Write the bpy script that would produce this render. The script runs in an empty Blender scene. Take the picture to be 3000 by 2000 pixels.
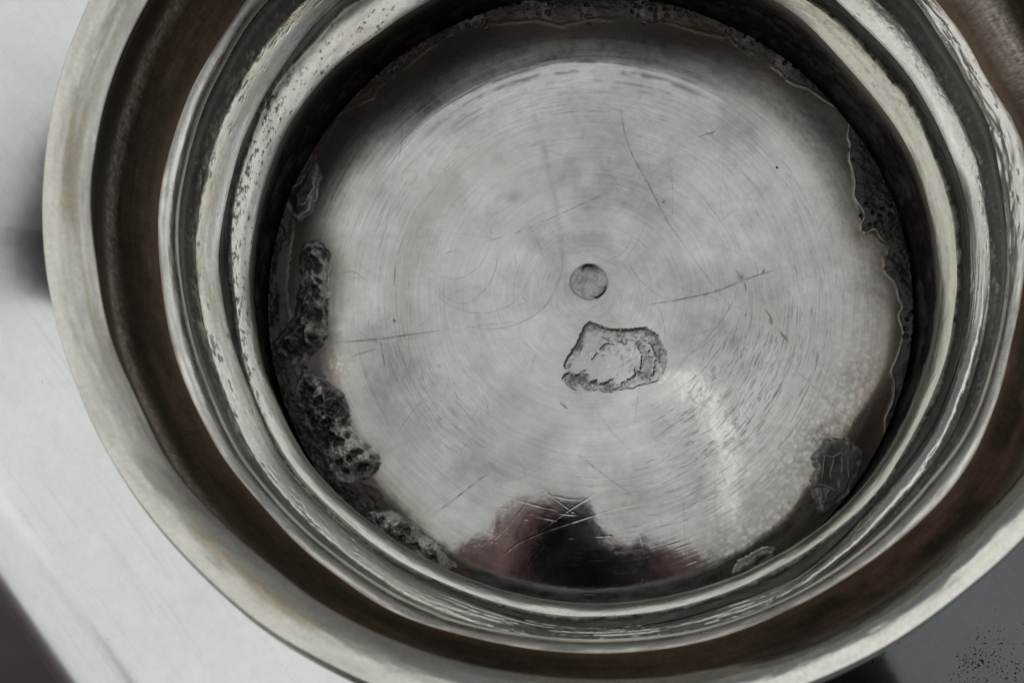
import bpy, bmesh, math, random
import numpy as np
from mathutils import Vector, Matrix

# ------------------------------------------------------------------ units: 1 U = 5 cm
S = 0.05
sc = bpy.context.scene
COL = sc.collection
R = math.radians

# ------------------------------------------------------------------ camera
TILT, AZ, TX, TY, D = R(16.3109), R(6.33361), -0.23028, -0.24249, 5.0
def cam_basis():
    d = np.array([math.sin(TILT)*math.sin(AZ), -math.sin(TILT)*math.cos(AZ), math.cos(TILT)])
    f = -d; r = np.cross(f, [0, 1, 0]); r /= np.linalg.norm(r); u = np.cross(r, f)
    return np.array([TX, TY, 0.0]) + D*d, r, u, f
CC, CR, CU, CF = cam_basis()
cd = bpy.data.cameras.new('view')
cam = bpy.data.objects.new('view', cd); COL.objects.link(cam)
cam.matrix_world = Matrix(((CR[0], CU[0], -CF[0], CC[0]*S), (CR[1], CU[1], -CF[1], CC[1]*S),
                           (CR[2], CU[2], -CF[2], CC[2]*S), (0, 0, 0, 1)))
cd.sensor_width = 36; cd.lens = 60; cd.clip_start = 0.005; cd.clip_end = 50
cd.dof.use_dof = True; cd.dof.focus_distance = 5.18*S; cd.dof.aperture_fstop = 38
sc.camera = cam

# ------------------------------------------------------------------ world, lamps, exposure
w = bpy.data.worlds.new('World'); sc.world = w; w.use_nodes = True
bg = w.node_tree.nodes['Background']; bg.inputs[0].default_value = (0.80, 0.86, 0.92, 1); bg.inputs[1].default_value = 0.15
def area(name, loc, target, sx, sy, radiance, col=(1, 1, 1), spin=0):
    l = bpy.data.lights.new(name, 'AREA'); l.shape = 'RECTANGLE'; l.size = sx*S; l.size_y = sy*S
    l.energy = radiance*math.pi*sx*sy*S*S; l.color = col
    o = bpy.data.objects.new(name, l); COL.objects.link(o)
    o.location = Vector(loc)*S
    o.rotation_euler = ((Vector(target)-Vector(loc)).to_track_quat('-Z', 'Y') @ Matrix.Rotation(spin, 3, 'Z').to_quaternion()).to_euler()
    return o
soft = area('overhead_softbox', (-8.4, 7.6, 21), (-8.4, 7.6, 0), 40, 54, 0.66, (0.98, 1.0, 0.985))
soft.rotation_euler = (0, 0, R(-40))
area('left_window', (-22, -4, 5.6), (0, -4, 5.6), 36, 19.0, 0.66, (0.95, 0.98, 1.0))
area('right_window', (23, 4, 8), (0, 4, 8), 10, 18, 0.85, (0.95, 0.98, 1.0))
area('right_window', (23, 18, 8), (0, 18, 8), 13, 18, 0.8, (0.96, 0.98, 1.0))
strip = area('strip_light', (4.05, -.3, 20.4), (4.05, -.3, 0), .24, 7.2, 1.15, (1, 1, 1))
strip.rotation_euler = (0, 0, math.atan2(3.3, 7.0))
vs = sc.view_settings; vs.view_transform = 'Standard'; vs.look = 'None'; vs.exposure = 0; vs.gamma = 1
sc.cycles.max_bounces = 8; sc.cycles.glossy_bounces = 6

# ------------------------------------------------------------------ helpers
def tag(o, label=None, cat=None, group=None, kind=None):
    if label: o['label'] = label
    if cat: o['category'] = cat
    if group: o['group'] = group
    if kind: o['kind'] = kind
    return o
def empty(name, loc=(0, 0, 0)):
    o = bpy.data.objects.new(name, None); COL.objects.link(o); o.location = Vector(loc)*S; o.empty_display_size = 0.01
    return o
def back(px, z):
    """photo pixel (3000 x 2000) -> point at height z (array or scalar)"""
    px = np.asarray(px, float).reshape(-1, 2)
    x = (px[:, 0]-1500)/1000/D; y = -(px[:, 1]-1000)/1000/D
    d = CF + x[:, None]*CR + y[:, None]*CU
    t = (z-CC[2])/d[:, 2]
    return CC + t[:, None]*d
_tab = {}
def _lat(seed):
    if seed not in _tab:
        _tab[seed] = np.random.RandomState(seed).rand(512, 512)*2-1
    return _tab[seed]
def vn(x, y, seed=0, per=None):
    t = _lat(seed); ix = np.floor(x).astype(np.int64); iy = np.floor(y).astype(np.int64)
    fx = x-ix; fy = y-iy; fx = fx*fx*(3-2*fx); fy = fy*fy*(3-2*fy)
    x1 = ix+1
    if per: ix = ix % per; x1 = x1 % per
    a = t[ix & 511, iy & 511]; b = t[x1 & 511, iy & 511]; c = t[ix & 511, (iy+1) & 511]; e = t[x1 & 511, (iy+1) & 511]
    return (a+(b-a)*fx)*(1-fy)+(c+(e-c)*fx)*fy
def fbm(x, y, o=4, seed=0, per=None, gain=.5):
    s = 0; a = 1; n = 0
    for i in range(o):
        s = s+a*vn(x*2**i, y*2**i, seed+i, per*2**i if per else None); n += a; a *= gain
    return s/n
def worley(x, y, seed=0):
    rs = np.random.RandomState(seed); jx = rs.rand(256, 256); jy = rs.rand(256, 256)
    ix = np.floor(x).astype(np.int64); iy = np.floor(y).astype(np.int64)
    f1 = np.full(x.shape, 9.); f2 = np.full(x.shape, 9.)
    for a in (-1, 0, 1):
        for b in (-1, 0, 1):
            cx = ix+a; cy = iy+b
            d = np.hypot(cx+jx[cx & 255, cy & 255]-x, cy+jy[cx & 255, cy & 255]-y)
            f2 = np.where(d < f1, f1, np.minimum(f2, d)); f1 = np.minimum(f1, d)
    return f1, f2
def sst(a, b, x):
    t = np.clip((x-a)/(b-a), 0, 1); return t*t*(3-2*t)
def lerp(a, b, t): return a+(b-a)*t

def build(name, V, F, parent, mat, tone=None, wear=None, smooth=True):
    me = bpy.data.meshes.new(name)
    V = np.ascontiguousarray(V, np.float32)*S; F = np.ascontiguousarray(F, np.int32); k = F.shape[1]
    me.vertices.add(len(V)); me.vertices.foreach_set('co', V.ravel())
    me.loops.add(F.size); me.loops.foreach_set('vertex_index', F.ravel())
    me.polygons.add(len(F)); me.polygons.foreach_set('loop_start', np.arange(0, F.size, k, dtype=np.int32))
    me.update(calc_edges=True)
    if smooth: me.shade_smooth()
    for nm, arr in (('tone', tone), ('wear', wear)):
        if arr is not None:
            a = me.attributes.new(nm, 'FLOAT_COLOR', 'POINT')
            c = np.ones((len(V), 4), np.float32); c[:, :arr.shape[1]] = arr
            a.data.foreach_set('color', c.ravel())
    if mat: me.materials.append(mat)
    o = bpy.data.objects.new(name, me); COL.objects.link(o)
    if parent: o.parent = parent
    return o

# ------------------------------------------------------------------ materials
def mk(name): 
    m = bpy.data.materials.new(name); m.use_nodes = True
    return m, m.node_tree.nodes, m.node_tree.links, m.node_tree.nodes['Principled BSDF']
def metal_mat(name, scale, bump, rvar):
    """aged silver: the mesh carries the alloy/tarnish tone and wear, the nodes add grain"""
    m, N, L, p = mk(name)
    t = N.new('ShaderNodeAttribute'); t.attribute_name = 'tone'
    wv = N.new('ShaderNodeAttribute'); wv.attribute_name = 'wear'
    tc = N.new('ShaderNodeTexCoord'); nz = N.new('ShaderNodeTexNoise'); nz.inputs['Scale'].default_value = scale
    nz.inputs['Detail'].default_value = 6; nz.inputs['Roughness'].default_value = .65
    L.new(tc.outputs['Object'], nz.inputs['Vector'])
    mr = N.new('ShaderNodeMapRange'); mr.inputs[1].default_value = .3; mr.inputs[2].default_value = .7; mr.inputs[3].default_value = .96; mr.inputs[4].default_value = 1.03
    L.new(nz.outputs['Fac'], mr.inputs[0])
    mx = N.new('ShaderNodeVectorMath'); mx.operation = 'SCALE'
    L.new(t.outputs['Color'], mx.inputs[0]); L.new(mr.outputs[0], mx.inputs['Scale'])
    L.new(mx.outputs[0], p.inputs['Base Color'])
    sp = N.new('ShaderNodeSeparateColor'); L.new(wv.outputs['Color'], sp.inputs[0])
    L.new(sp.outputs[1], p.inputs['Metallic'])
    ma = N.new('ShaderNodeMath'); ma.operation = 'MULTIPLY_ADD'; L.new(nz.outputs['Fac'], ma.inputs[0]); ma.inputs[1].default_value = rvar
    L.new(sp.outputs[0], ma.inputs[2]); L.new(ma.outputs[0], p.inputs['Roughness'])
    bp = N.new('ShaderNodeBump'); bp.inputs['Strength'].default_value = bump; bp.inputs['Distance'].default_value = 0.0002
    L.new(nz.outputs['Fac'], bp.inputs['Height']); L.new(bp.outputs[0], p.inputs['Normal'])
    return m
M_PLATE = metal_mat('scuffed silver', 700, .005, .05)
M_RING = metal_mat('tarnished silver', 500, .16, .08)
M_BODY = metal_mat('polished silver', 600, .004, .04)
def body_marks(m):
    """pin-head pits (dense where the mesh says so) and fine wiping scratches, all in object space"""
    N = m.node_tree.nodes; L = m.node_tree.links; p = N['Principled BSDF']; src = p.inputs['Base Color'].links[0].from_socket
    tc = N.new('ShaderNodeTexCoord'); wv = N.new('ShaderNodeAttribute'); wv.attribute_name = 'wear'; sp = N.new('ShaderNodeSeparateColor'); L.new(wv.outputs['Color'], sp.inputs[0])
    n1 = N.new('ShaderNodeTexNoise'); n1.inputs['Scale'].default_value = 2400; n1.inputs['Detail'].default_value = 3; n1.inputs['Roughness'].default_value = .6; L.new(tc.outputs['Object'], n1.inputs['Vector'])
    th = N.new('ShaderNodeMath'); th.operation = 'MULTIPLY_ADD'; th.inputs[1].default_value = .20; L.new(sp.outputs[2], th.inputs[0]); L.new(n1.outputs['Fac'], th.inputs[2])
    mr = N.new('ShaderNodeMapRange'); mr.inputs[1].default_value = .75; mr.inputs[2].default_value = .78; L.new(th.outputs[0], mr.inputs[0])
    mx = N.new('ShaderNodeMix'); mx.data_type = 'RGBA'; L.new(mr.outputs[0], mx.inputs[0]); L.new(src, mx.inputs[6]); mx.inputs[7].default_value = (.03, .028, .025, 1)
    mp = N.new('ShaderNodeMapping'); mp.vector_type = 'TEXTURE'; mp.inputs['Rotation'].default_value = (0, 0, R(-52)); mp.inputs['Scale'].default_value = (1/50, 1/1500, 1/50); L.new(tc.outputs['Object'], mp.inputs[0])
    n2 = N.new('ShaderNodeTexNoise'); n2.inputs['Scale'].default_value = 1; n2.inputs['Detail'].default_value = 4; L.new(mp.outputs[0], n2.inputs['Vector'])
    m2 = N.new('ShaderNodeMapRange'); m2.inputs[1].default_value = .54; m2.inputs[2].default_value = .72; m2.inputs[3].default_value = 0; m2.inputs[4].default_value = .13; L.new(n2.outputs['Fac'], m2.inputs[0])
    m3 = N.new('ShaderNodeMix'); m3.data_type = 'RGBA'; L.new(m2.outputs[0], m3.inputs[0]); L.new(mx.outputs[2], m3.inputs[6]); m3.inputs[7].default_value = (.42, .42, .41, 1)
    L.new(m3.outputs[2], p.inputs['Base Color'])
body_marks(M_BODY)

SILVER = np.array([.83, .825, .80]); CRUST = np.array([.022, .020, .017]); BROWN = np.array([.085, .055, .036]); GREY = np.array([.10, .10, .095])
def mixc(c, d, t): return c+(np.asarray(d)-c)*np.asarray(t)[..., None]

# ================================================================== VESSEL
vessel = tag(empty('silver_vessel', (0, 0, -3.2)), 'old tarnished silver vessel turned upside down showing its scratched stamped base', 'silver vessel')
VOFF = np.array([0, 0, 3.2])
def vpart(name, V, F, parent, mat, tone, wear): 
    return build(name, V+VOFF, F, parent, mat, tone, wear)

# ------------------------------------------------------------------ traced edge curves of the foot
C = {
'C0': [(1268,0),(1179,49),(1089,116),(1000,177),(915,268),(839,379),(795,482),(759,603),(745,680),(732,784),(737,895),(754,998),(777,1096),(826,1208),(897,1342),(1000,1456),(1120,1554),(1268,1644),(1424,1711),(1580,1751),(1714,1766),(1848,1762),(2000,1734),(2134,1693),(2268,1630),(2402,1545),(2491,1465),(2567,1376),(2620,1300),(2661,1208),(2710,1096),(2745,962),(2754,829),(2740,690),(2714,580),(2683,482),(2638,393),(2580,312),(2513,232),(2437,147),(2357,63),(2268,0)],
'C1': [(1059,0),(1000,36),(937,116),(870,179),(804,263),(768,335),(745,402),(715,491),(690,580),(679,697),(683,784),(692,873),(703,971),(711,1029),(732,1119),(768,1208),(804,1275),(848,1354),(915,1434),(1000,1512),(1112,1604),(1223,1670),(1357,1729),(1491,1773),(1625,1800),(1759,1804),(1893,1793),(2000,1773),(2134,1731),(2268,1668),(2402,1586),(2504,1505),(2580,1429),(2640,1330),(2696,1230),(2737,1141),(2777,1029),(2790,940),(2804,829),(2801,739),(2790,640),(2759,527),(2723,438),(2683,339),(2625,259),(2558,183),(2491,107),(2424,45),(2357,0)],
'C2': [(973,13),(893,103),(826,201),(768,290),(737,357),(705,425),(683,513),(661,603),(645,697),(636,748),(647,829),(665,940),(688,1029),(714,1096),(741,1163),(777,1256),(817,1342),(870,1409),(1000,1537),(1112,1626),(1223,1697),(1357,1751),(1491,1800),(1625,1832),(1759,1838),(1893,1828),(2000,1808),(2134,1765),(2308,1706),(2424,1614),(2482,1559),(2540,1489),(2625,1394),(2688,1313),(2724,1266),(2764,1177),(2798,1074),(2818,1009),(2834,931),(2842,850),(2844,784),(2842,690),(2836,620),(2817,527),(2786,460),(2754,379),(2711,300),(2670,232),(2616,165),(2554,103),(2487,40)],
'C4': [(786,0),(714,89),(652,205),(598,313),(558,446),(531,580),(522,690),(529,784),(549,918),(585,1052),(634,1186),(688,1300),(759,1398),(848,1501),(1000,1632),(1112,1711),(1223,1773),(1357,1823),(1491,1850),(1714,1871),(1848,1867),(2000,1851),(2134,1818),(2268,1769),(2402,1697),(2536,1595),(2670,1465),(2759,1358),(2795,1320),(2857,1208),(2893,1096),(2924,985),(2942,873),(2951,739),(2946,650),(2929,536),(2911,438),(2893,357),(2857,286),(2804,196),(2737,89),(2679,0)],
'C5': [(723,0),(670,80),(612,170),(563,254),(527,348),(496,446),(473,536),(462,648),(469,784),(482,896),(504,1007),(540,1119),(594,1230),(645,1330),(692,1389),(781,1492),(893,1613),(1000,1692),(1112,1773),(1223,1822),(1335,1853),(1446,1880),(1580,1903),(1714,1912),(1848,1909),(2000,1891),(2134,1858),(2268,1804),(2402,1738),(2536,1653),(2670,1550),(2759,1465),(2826,1380),(2871,1300),(2906,1208),(2938,1119),(2960,1007),(2987,896),(3005,720),(3010,560),(3002,420),(2960,330),(2884,232),(2848,147),(2795,67),(2741,0)],
'C6': [(440,0),(393,80),(362,147),(321,259),(295,357),(279,446),(266,558),(270,660),(288,784),(304,900),(330,1007),(371,1096),(415,1186),(470,1310),(527,1398),(616,1492),(714,1586),(804,1657),(893,1733),(1000,1798),(1134,1863),(1268,1912),(1402,1947),(1536,1970),(1670,1983),(1848,1985),(2000,1972),(2089,1952),(2250,1920),(2379,1874),(2491,1818),(2625,1737),(2714,1670),(2804,1586),(2893,1496),(3000,1385)],
'C7': [(259,0),(214,112),(179,201),(152,313),(134,424),(123,558),(123,680),(132,784),(152,896),(188,1029),(232,1150),(295,1290),(371,1416),(446,1519),(536,1621),(647,1729),(759,1827),(871,1898),(1000,1963),(1067,2000),(2370,2000),(2513,1938),(2670,1849),(2804,1746),(2915,1657),(3000,1577)]}
CZ = {'C0': 0.01, 'C1': .038, 'C2': .160, 'C4': .325, 'C5': .385, 'C6': .728, 'C7': .804}
CRAD = {'C0': 1.013, 'C1': 1.054, 'C2': 1.075, 'C4': 1.148, 'C5': 1.190, 'C6': 1.284, 'C7': 1.393}
NT = 1500
TH = np.arange(NT)*2*math.pi/NT
def rcurve(n, sm=26):
    B = back(C[n], CZ[n]); CRAD[n] = float(np.median(np.hypot(B[:, 0], B[:, 1]))); th = np.arctan2(B[:, 1], B[:, 0]) % (2*math.pi); dr = np.hypot(B[:, 0], B[:, 1])-CRAD[n]
    o = np.argsort(th); th = th[o]; dr = dr[o]
    # unseen stretches relax to the mean circle
    xs = [th[0]]; ys = [dr[0]]; 
    T = np.concatenate([th, [th[0]+2*math.pi]]); Y = np.concatenate([dr, [dr[0]]])
    xs = []; ys = []
    for i in range(len(th)):
        xs.append(T[i]); ys.append(Y[i])
        gap = T[i+1]-T[i]
        if gap > .5:
            for g in np.linspace(T[i]+.18, T[i+1]-.18, 6): xs.append(g); ys.append(0.0)
    xs = np.array(xs); ys = np.array(ys)
    v = np.interp(TH, xs % (2*math.pi), ys, period=2*math.pi)
    k = np.hanning(2*sm+1); k /= k.sum()
    v = np.convolve(np.concatenate([v[-sm:], v, v[:sm]]), k, 'valid')
    return CRAD[n]+v
RC = {n: rcurve(n) for n in C}
DEG = np.degrees(TH)
def arc(a, b, f=8, th=None):
    """soft 0..1 window on the angle (degrees, a -> b counter-clockwise)"""
    d = (DEG if th is None else th)
    m = (a+(b-a) % 360/2) % 360; h = ((b-a) % 360)/2
    x = np.abs((d-m+180) % 360-180)
    return 1-sst(h-f, h+f, x)

def band(name, rows, r, z, tone, wear, parent=vessel, mat=None):
    """rows x NT grid of r, z"""
    X = r*np.cos(TH); Y = r*np.sin(TH)
    V = np.stack([X, Y, z], -1).reshape(-1, 3)
    n = rows; i = np.arange(n-1)[:, None]*NT; j = np.arange(NT)[None]; j1 = (j+1) % NT
    F = np.stack([i+j, i+j1, i+NT+j1, i+NT+j], -1).reshape(-1, 4)[:, ::-1]
    return vpart(name, V, F, parent, mat or M_RING, tone.reshape(-1, 3), wear.reshape(-1, 3))
def seg(a, b, n):
    """lerp between two traced edges; returns s, r, z and the inward-up normal"""
    s = np.linspace(0, 1, n)[:, None]*np.ones((1, NT))
    r = lerp(RC[a][None], RC[b][None], s); z = lerp(CZ[a], CZ[b], s)+0*r
    dr = (RC[b]-RC[a])[None]+0*r; dz = CZ[b]-CZ[a]; l = np.hypot(dr, dz)
    return s, r, z, -dz/l, dr/l
U_ = (TH/(2*math.pi))[None]      # 0..1 round the ring
def rn(s, fu, fs, seed, o=4, gain=.5):
    return fbm(U_*fu+0*s, s*fs+7.3*seed, o, seed, per=int(fu), gain=gain)
def grainy(c, s, amt=.13, seed=900, sc=1.0):
    g1 = rn(s, int(1500*sc), 30*sc, seed, 2, .8); g2 = rn(s, 240, 9, seed+4, 4, .65)
    return c*(1+amt*g1+amt*.9*g2)[..., None]*np.array([1, .975, .92])
def wearstack(rough, metal): return np.stack([np.clip(rough, .03, 1), np.clip(metal, 0, 1), 0*rough], -1)

# ---- A: pale inner band (C0 -> C1)
n = 30; s, r, z, nr, nz = seg('C0', 'C1', n)
h = .004*np.sin(math.pi*s)+.0012*rn(s, 60, 2, 11)
spots = sst(.30, .52, rn(s, 260, 10, 21, 5, .7))*np.maximum(arc(105, 200, 15), .25)[None]
stain = sst(.0, .8, rn(s, 30, 3, 31))
edge0 = 1-sst(.0, .16+.08*rn(s, 40, 1, 33), s)
c = SILVER*np.ones(s.shape+(1,))*.90
c = mixc(c, (.52, .45, .36), .55*stain); c = mixc(c, BROWN*1.4, .75*edge0*np.maximum(arc(90, 215, 20), .35)[None]); c = mixc(c, CRUST*1.5, .85*spots)
fl = sst(.06, .22, rn(s, 330, 8, 34, 5, .7)+.42*s-.38)*np.maximum(arc(145, 206, 8), .5*arc(20, 60, 10))[None]; c = mixc(c, CRUST*2, .85*fl)
c = mixc(c, (.50, .45, .37), .45*np.maximum(arc(300, 100, 20), 0)[None]); c = grainy(c, s)
band('inner_band', n, r+nr*h, z+nz*h, c, wearstack(.27+.25*spots+.10*stain, 1-.5*spots-.3*edge0))

# ---- B: dark worn groove (C1 -> C2)
n = 26; s, r, z, nr, nz = seg('C1', 'C2', n)
thin = arc(207, 238, 10)[None]; rag1 = .10+.24*rn(s*0, 150, 1, 41, 5, .75)+.30*thin; rag2 = .98+.10*rn(s*0, 120, 1, 42, 5, .75)-.16*thin
flow = rn(s+.6*rn(s, 20, 1, 44), 90, 16, 43, 5, .6)
light = 1-sst(-.05, .07, s-rag1+.10*flow)
light = np.maximum(light, sst(-.04, .05, s-rag2))
flake = sst(.28, .44, rn(s, 220, 9, 45, 5, .65))*.8
h = -.012*np.sin(math.pi*s)*(1-light)+.0016*flow*(1-light)
top = arc(95, 148, 10)[None]
streak = np.maximum(sst(.15, .55, rn(s, 24, 14, 46, 4, .6)), 0)
c = mixc(CRUST*1.7*np.ones(s.shape+(1,)), GREY*1.2, .6*sst(-.2, .6, flow))
c = mixc(c, (.30, .26, .21), .55*flake*.6+.0*s); c = mixc(c, (.55, .50, .42), .8*streak*top)
c = mixc(c, SILVER*.85, light); c = grainy(c, s, .22)
c = mixc(c, (.50, .48, .43), .75*(1-light)*top*sst(-.2, .3, rn(s, 30, 10, 48, 4, .6)))
band('worn_groove', n, r+nr*h, z+nz*h, c, wearstack(.31+.14*rn(s, 80, 6, 47)-.04*light, .55+.4*light))

# ---- C/D: broad moulding (C2 -> C4) with pale face and dark outer edge
n = 60; s, r, z, nr, nz = seg('C2', 'C4', n)
big = rn(s, 26, 3, 51, 5, .6); fine = rn(s, 200, 22, 52, 5, .7); lng = rn(s, 34, 14, 53, 5, .6)
patchy = np.maximum(arc(250, 352, 10), .0)[None]
dk_edge = sst(.70, .80, s+.14*big+.22*fine+.10*arc(20, 60, 15)[None])
dk_patch = patchy*sst(.02, .22, .9*lng+.35*fine+.10-.30*arc(312, 336, 8)[None]+.25*arc(255, 285, 10)[None])
dk_in = (1-sst(.02, .10, s+.06*fine))*.7
dots = np.maximum(sst(.36, .55, fine)*sst(-.1, .3, big)*.9, sst(.22, .34, rn(s, 150, 9, 58, 5, .75)+.5*(s-.62))*sst(.3, .5, s)*.9)
shine = arc(296, 350, 8)[None]*(1-sst(.15, .22, np.abs(s-.40-.16*big)+.10*fine)); dk_patch = np.maximum(dk_patch, arc(300, 346, 8)[None]*.9)*(1-shine); dk_edge = dk_edge*(1-shine)  # shine: mirror highlight painted into the tone as a bright stripe
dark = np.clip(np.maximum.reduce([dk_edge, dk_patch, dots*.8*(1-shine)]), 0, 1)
yel = sst(-.2, .6, rn(s, 40, 4, 55))*np.maximum(arc(120, 245, 20), .4)[None]
z = lerp(CZ['C2'], CZ['C4'], np.where(s < .74, s*.30, .222+(s-.74)*.778/.26)); h = .004*np.sin(math.pi*np.clip(s/.76, 0, 1))-.010*sst(.80, .97, s)-.003*dark+.0010*fine*dark+.0009*big
c = SILVER*np.ones(s.shape+(1,))*.97; c = mixc(c, (.62, .56, .44), .65*yel)
c = mixc(c, lerp(CRUST*2.6, np.array([.17, .165, .155]), .5)*np.clip(1+.9*lng+.55*fine+.4*big, .25, 2)[..., None], .92*dark)
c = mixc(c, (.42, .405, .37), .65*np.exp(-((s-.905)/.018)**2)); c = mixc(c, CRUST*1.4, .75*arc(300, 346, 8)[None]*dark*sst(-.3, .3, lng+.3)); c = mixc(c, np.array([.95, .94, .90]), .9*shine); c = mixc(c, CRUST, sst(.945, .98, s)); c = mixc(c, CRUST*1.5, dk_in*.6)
c = mixc(c, (.45, .33, .29), .35*patchy*sst(.1, .6, rn(s, 60, 8, 57))*(1-dark))
c = grainy(c, s, .16); c = mixc(c, (.36, .35, .32), .6*dark*sst(.25, .6, rn(s, 500, 22, 66, 3, .8)+.4*big)); grit = arc(18, 70, 14)[None]*sst(.35, .75, s+.25*rn(s, 900, 26, 59, 2, .8)); c = mixc(c, (.22, .215, .20), .8*grit*(1-dark))
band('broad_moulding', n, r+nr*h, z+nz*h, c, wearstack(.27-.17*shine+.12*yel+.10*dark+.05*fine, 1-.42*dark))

# ---- bead (C4 -> C5)
n = 30; s, r, z, nr, nz = seg('C4', 'C5', n)
tr = arc(352, 60, 8)[None]
pit = tr*sst(.34, .5, rn(s, 240, 12, 61, 5, .7)); st = sst(.0, .6, rn(s, 60, 4, 62))
h = .012*np.sin(math.pi*s)**.8+.002*rn(s, 40, 2, 63)+tr*.006*rn(s, 90, 5, 64)-.008*pit
c = SILVER*np.ones(s.shape+(1,))*1.02; c = mixc(c, (.62, .58, .50), .35*st+.3*tr*st); c = mixc(c, CRUST*2, .85*pit)
c = mixc(c, CRUST, 1-sst(.02, .07, s)); c = mixc(c, BROWN*1.5, .8*sst(.88, 1, s+.05*rn(s, 90, 2, 65)))
c = grainy(c, s, .10)
band('bead', n, r+nr*h, z+nz*h, c, wearstack(.24+.1*st+.2*pit+.1*tr, 1-.4*pit))

# ---- cove (C5 -> C6), brown
n = 64; s, r, z, nr, nz = seg('C5', 'C6', n)
sp = rn(s, 300, 30, 71, 5, .75); bw = rn(s, 28, 5, 72)
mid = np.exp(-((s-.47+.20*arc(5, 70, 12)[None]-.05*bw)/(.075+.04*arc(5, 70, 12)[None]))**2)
litness = np.maximum.reduce([arc(5, 70, 12)*.95, arc(110, 225, 20)*.62, 0*TH+.12])[None]  # pale speckled streak: reflected light painted over the brown
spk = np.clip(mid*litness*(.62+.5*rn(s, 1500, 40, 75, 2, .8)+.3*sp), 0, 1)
h = -.060*np.sin(math.pi*s)+.0006*sp
c = mixc(np.array([.052, .038, .025])*np.ones(s.shape+(1,)), np.array([.120, .084, .054]), sst(-.4, .6, bw))
red = arc(300, 350, 15)[None]*(1-sst(.25, .5, s))
c = mixc(c, (.22, .13, .10), .7*red*sst(-.3, .5, rn(s, 70, 6, 74)))
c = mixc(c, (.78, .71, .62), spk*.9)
ln = np.exp(-((s-.915-.03*bw)/.022)**2)
c = grainy(c, s, .28)*(1+.40*rn(s, 30, 60, 76, 4, .7))[..., None]; c = mixc(c, CRUST*.7, sst(.94, .965, s+.02*bw)); c = mixc(c, (.40, .34, .27), .75*ln*arc(120, 250, 20)[None])
c = mixc(c, BROWN*2.2, .5*(1-sst(0, .10, s)))
band('cove', n, r+nr*h, z+nz*h, c, wearstack(.36+.10*spk+.06*sp, .72-.62*spk))

# ---- lip (C6 -> C7) and the outer wall of the foot
n = 70
s = np.linspace(0, 1, n)[:, None]*np.ones((1, NT)); a = s*math.pi*1.0
r6 = RC['C6'][None]; r7 = RC['C7'][None]; z6 = CZ['C6']; z7 = CZ['C7']
k = np.clip(s/.62, 0, 1)
r = lerp(r6, r7, k); z = lerp(z6, z7, k)
l = np.hypot(r7-r6, z7-z6); nr = -(z7-z6)/l; nz = (r7-r6)/l
hb = .013*np.sin(math.pi*k)
r = r+nr*hb; z = z+nz*hb
k2 = np.clip((s-.62)/.38, 0, 1)
r = r+(-.10*k2**1.6+.010*np.sin(math.pi*np.clip(k2*6, 0, 1))); z = z-.98*k2**.9
h = .0035*rn(s, 22, 3, 81)+.0016*rn(s, 60, 5, 82)
z = z+h*(1-k2)
st = sst(-.05, .55, rn(s, 20, 7, 83)+.25*rn(s, 90, 12, 84))*np.exp(-((s-.30)/.16)**2); lf = arc(100, 260, 20)[None]
c = mixc(SILVER*np.ones(s.shape+(1,)), (.74, .73, .69), .8*lf); c = mixc(c, (.50, .43, .30), .75*st*np.maximum(lf, .3)); c = mixc(c, (.45, .44, .42), .35*sst(0, .6, rn(s, 40, 6, 86))*lf)
c = mixc(c, CRUST, 1-sst(.0, .03, s))
c = grainy(c, s, .11)
band('foot_lip', n, r, z, c, wearstack(.16+.14*st+.16*lf, 1+0*s))

# ---- inner wall between base plate and foot (plate edge -> C0)
PZ0 = -.270
def plate_z(x, y):
    g_ = np.clip((-y-.2)/.5, 0, 1); return PZ0-.030*x*x+.012*np.maximum(y, 0)**2-.105*np.minimum(y, 0)**2-.05*x*x*g_*g_*(3-2*g_)
n = 40; s = np.linspace(0, 1, n)[:, None]*np.ones((1, NT))
z = lerp(-.40, CZ['C0'], s); r = lerp(1.005, RC['C0'][None], s)+.035*np.sin(math.pi*np.clip(s*1.15, 0, 1))
f = rn(s, 120, 12, 91, 6, .65); f2 = rn(s, 40, 6, 92)
r = r+.010*f*(1-sst(.8, 1, s))+.008*f2*(1-sst(.8, 1, s))
c = mixc(CRUST*1.3*np.ones(s.shape+(1,)), GREY*1.7, sst(-.05, .7, f+.5*f2)); c = mixc(c, BROWN, .5*sst(0, .5, f2)); c = mixc(c, (.34, .29, .235), .8*sst(.86, 1, s+.05*f))
band('inner_wall', n, r, z, c, wearstack(.42+.15*f, .35+.3*sst(.1, .6, f)))

# ---- body
prof = np.array([(1.20, -.20), (1.26, -.235), (1.40, -.26), (1.60, -.295), (1.80, -.345), (1.94, -.42), (2.02, -.52), (2.05, -.68), (2.035, -1.0), (1.97, -1.6), (1.88, -2.1), (1.80, -2.6), (1.77, -3.0), (1.80, -3.2)])
tt = np.concatenate([np.linspace(0, 8, 90), np.linspace(8, len(prof)-1, 22)[1:]])
def cr(p, t):
    i = np.clip(np.floor(t).astype(int), 0, len(p)-2); f = (t-i)[:, None]
    g = lambda k: p[np.clip(i+k, 0, len(p)-1)]
    a, b, c_, d_ = g(-1), g(0), g(1), g(2)
    return .5*((2*b)+(c_-a)*f+(2*a-5*b+4*c_-d_)*f**2+(3*b-a-3*c_+d_)*f**3)
pr = cr(prof, tt); n = len(tt)
s = np.linspace(0, 1, n)[:, None]*np.ones((1, NT)); dl = np.abs((DEG-218+90) % 180-90)[None]; ov = np.minimum(1/np.cos(np.radians(np.minimum(dl, 60))), 1.42); ov = 1+(ov-1)*(1-.25*sst(25, 60, dl))
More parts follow.
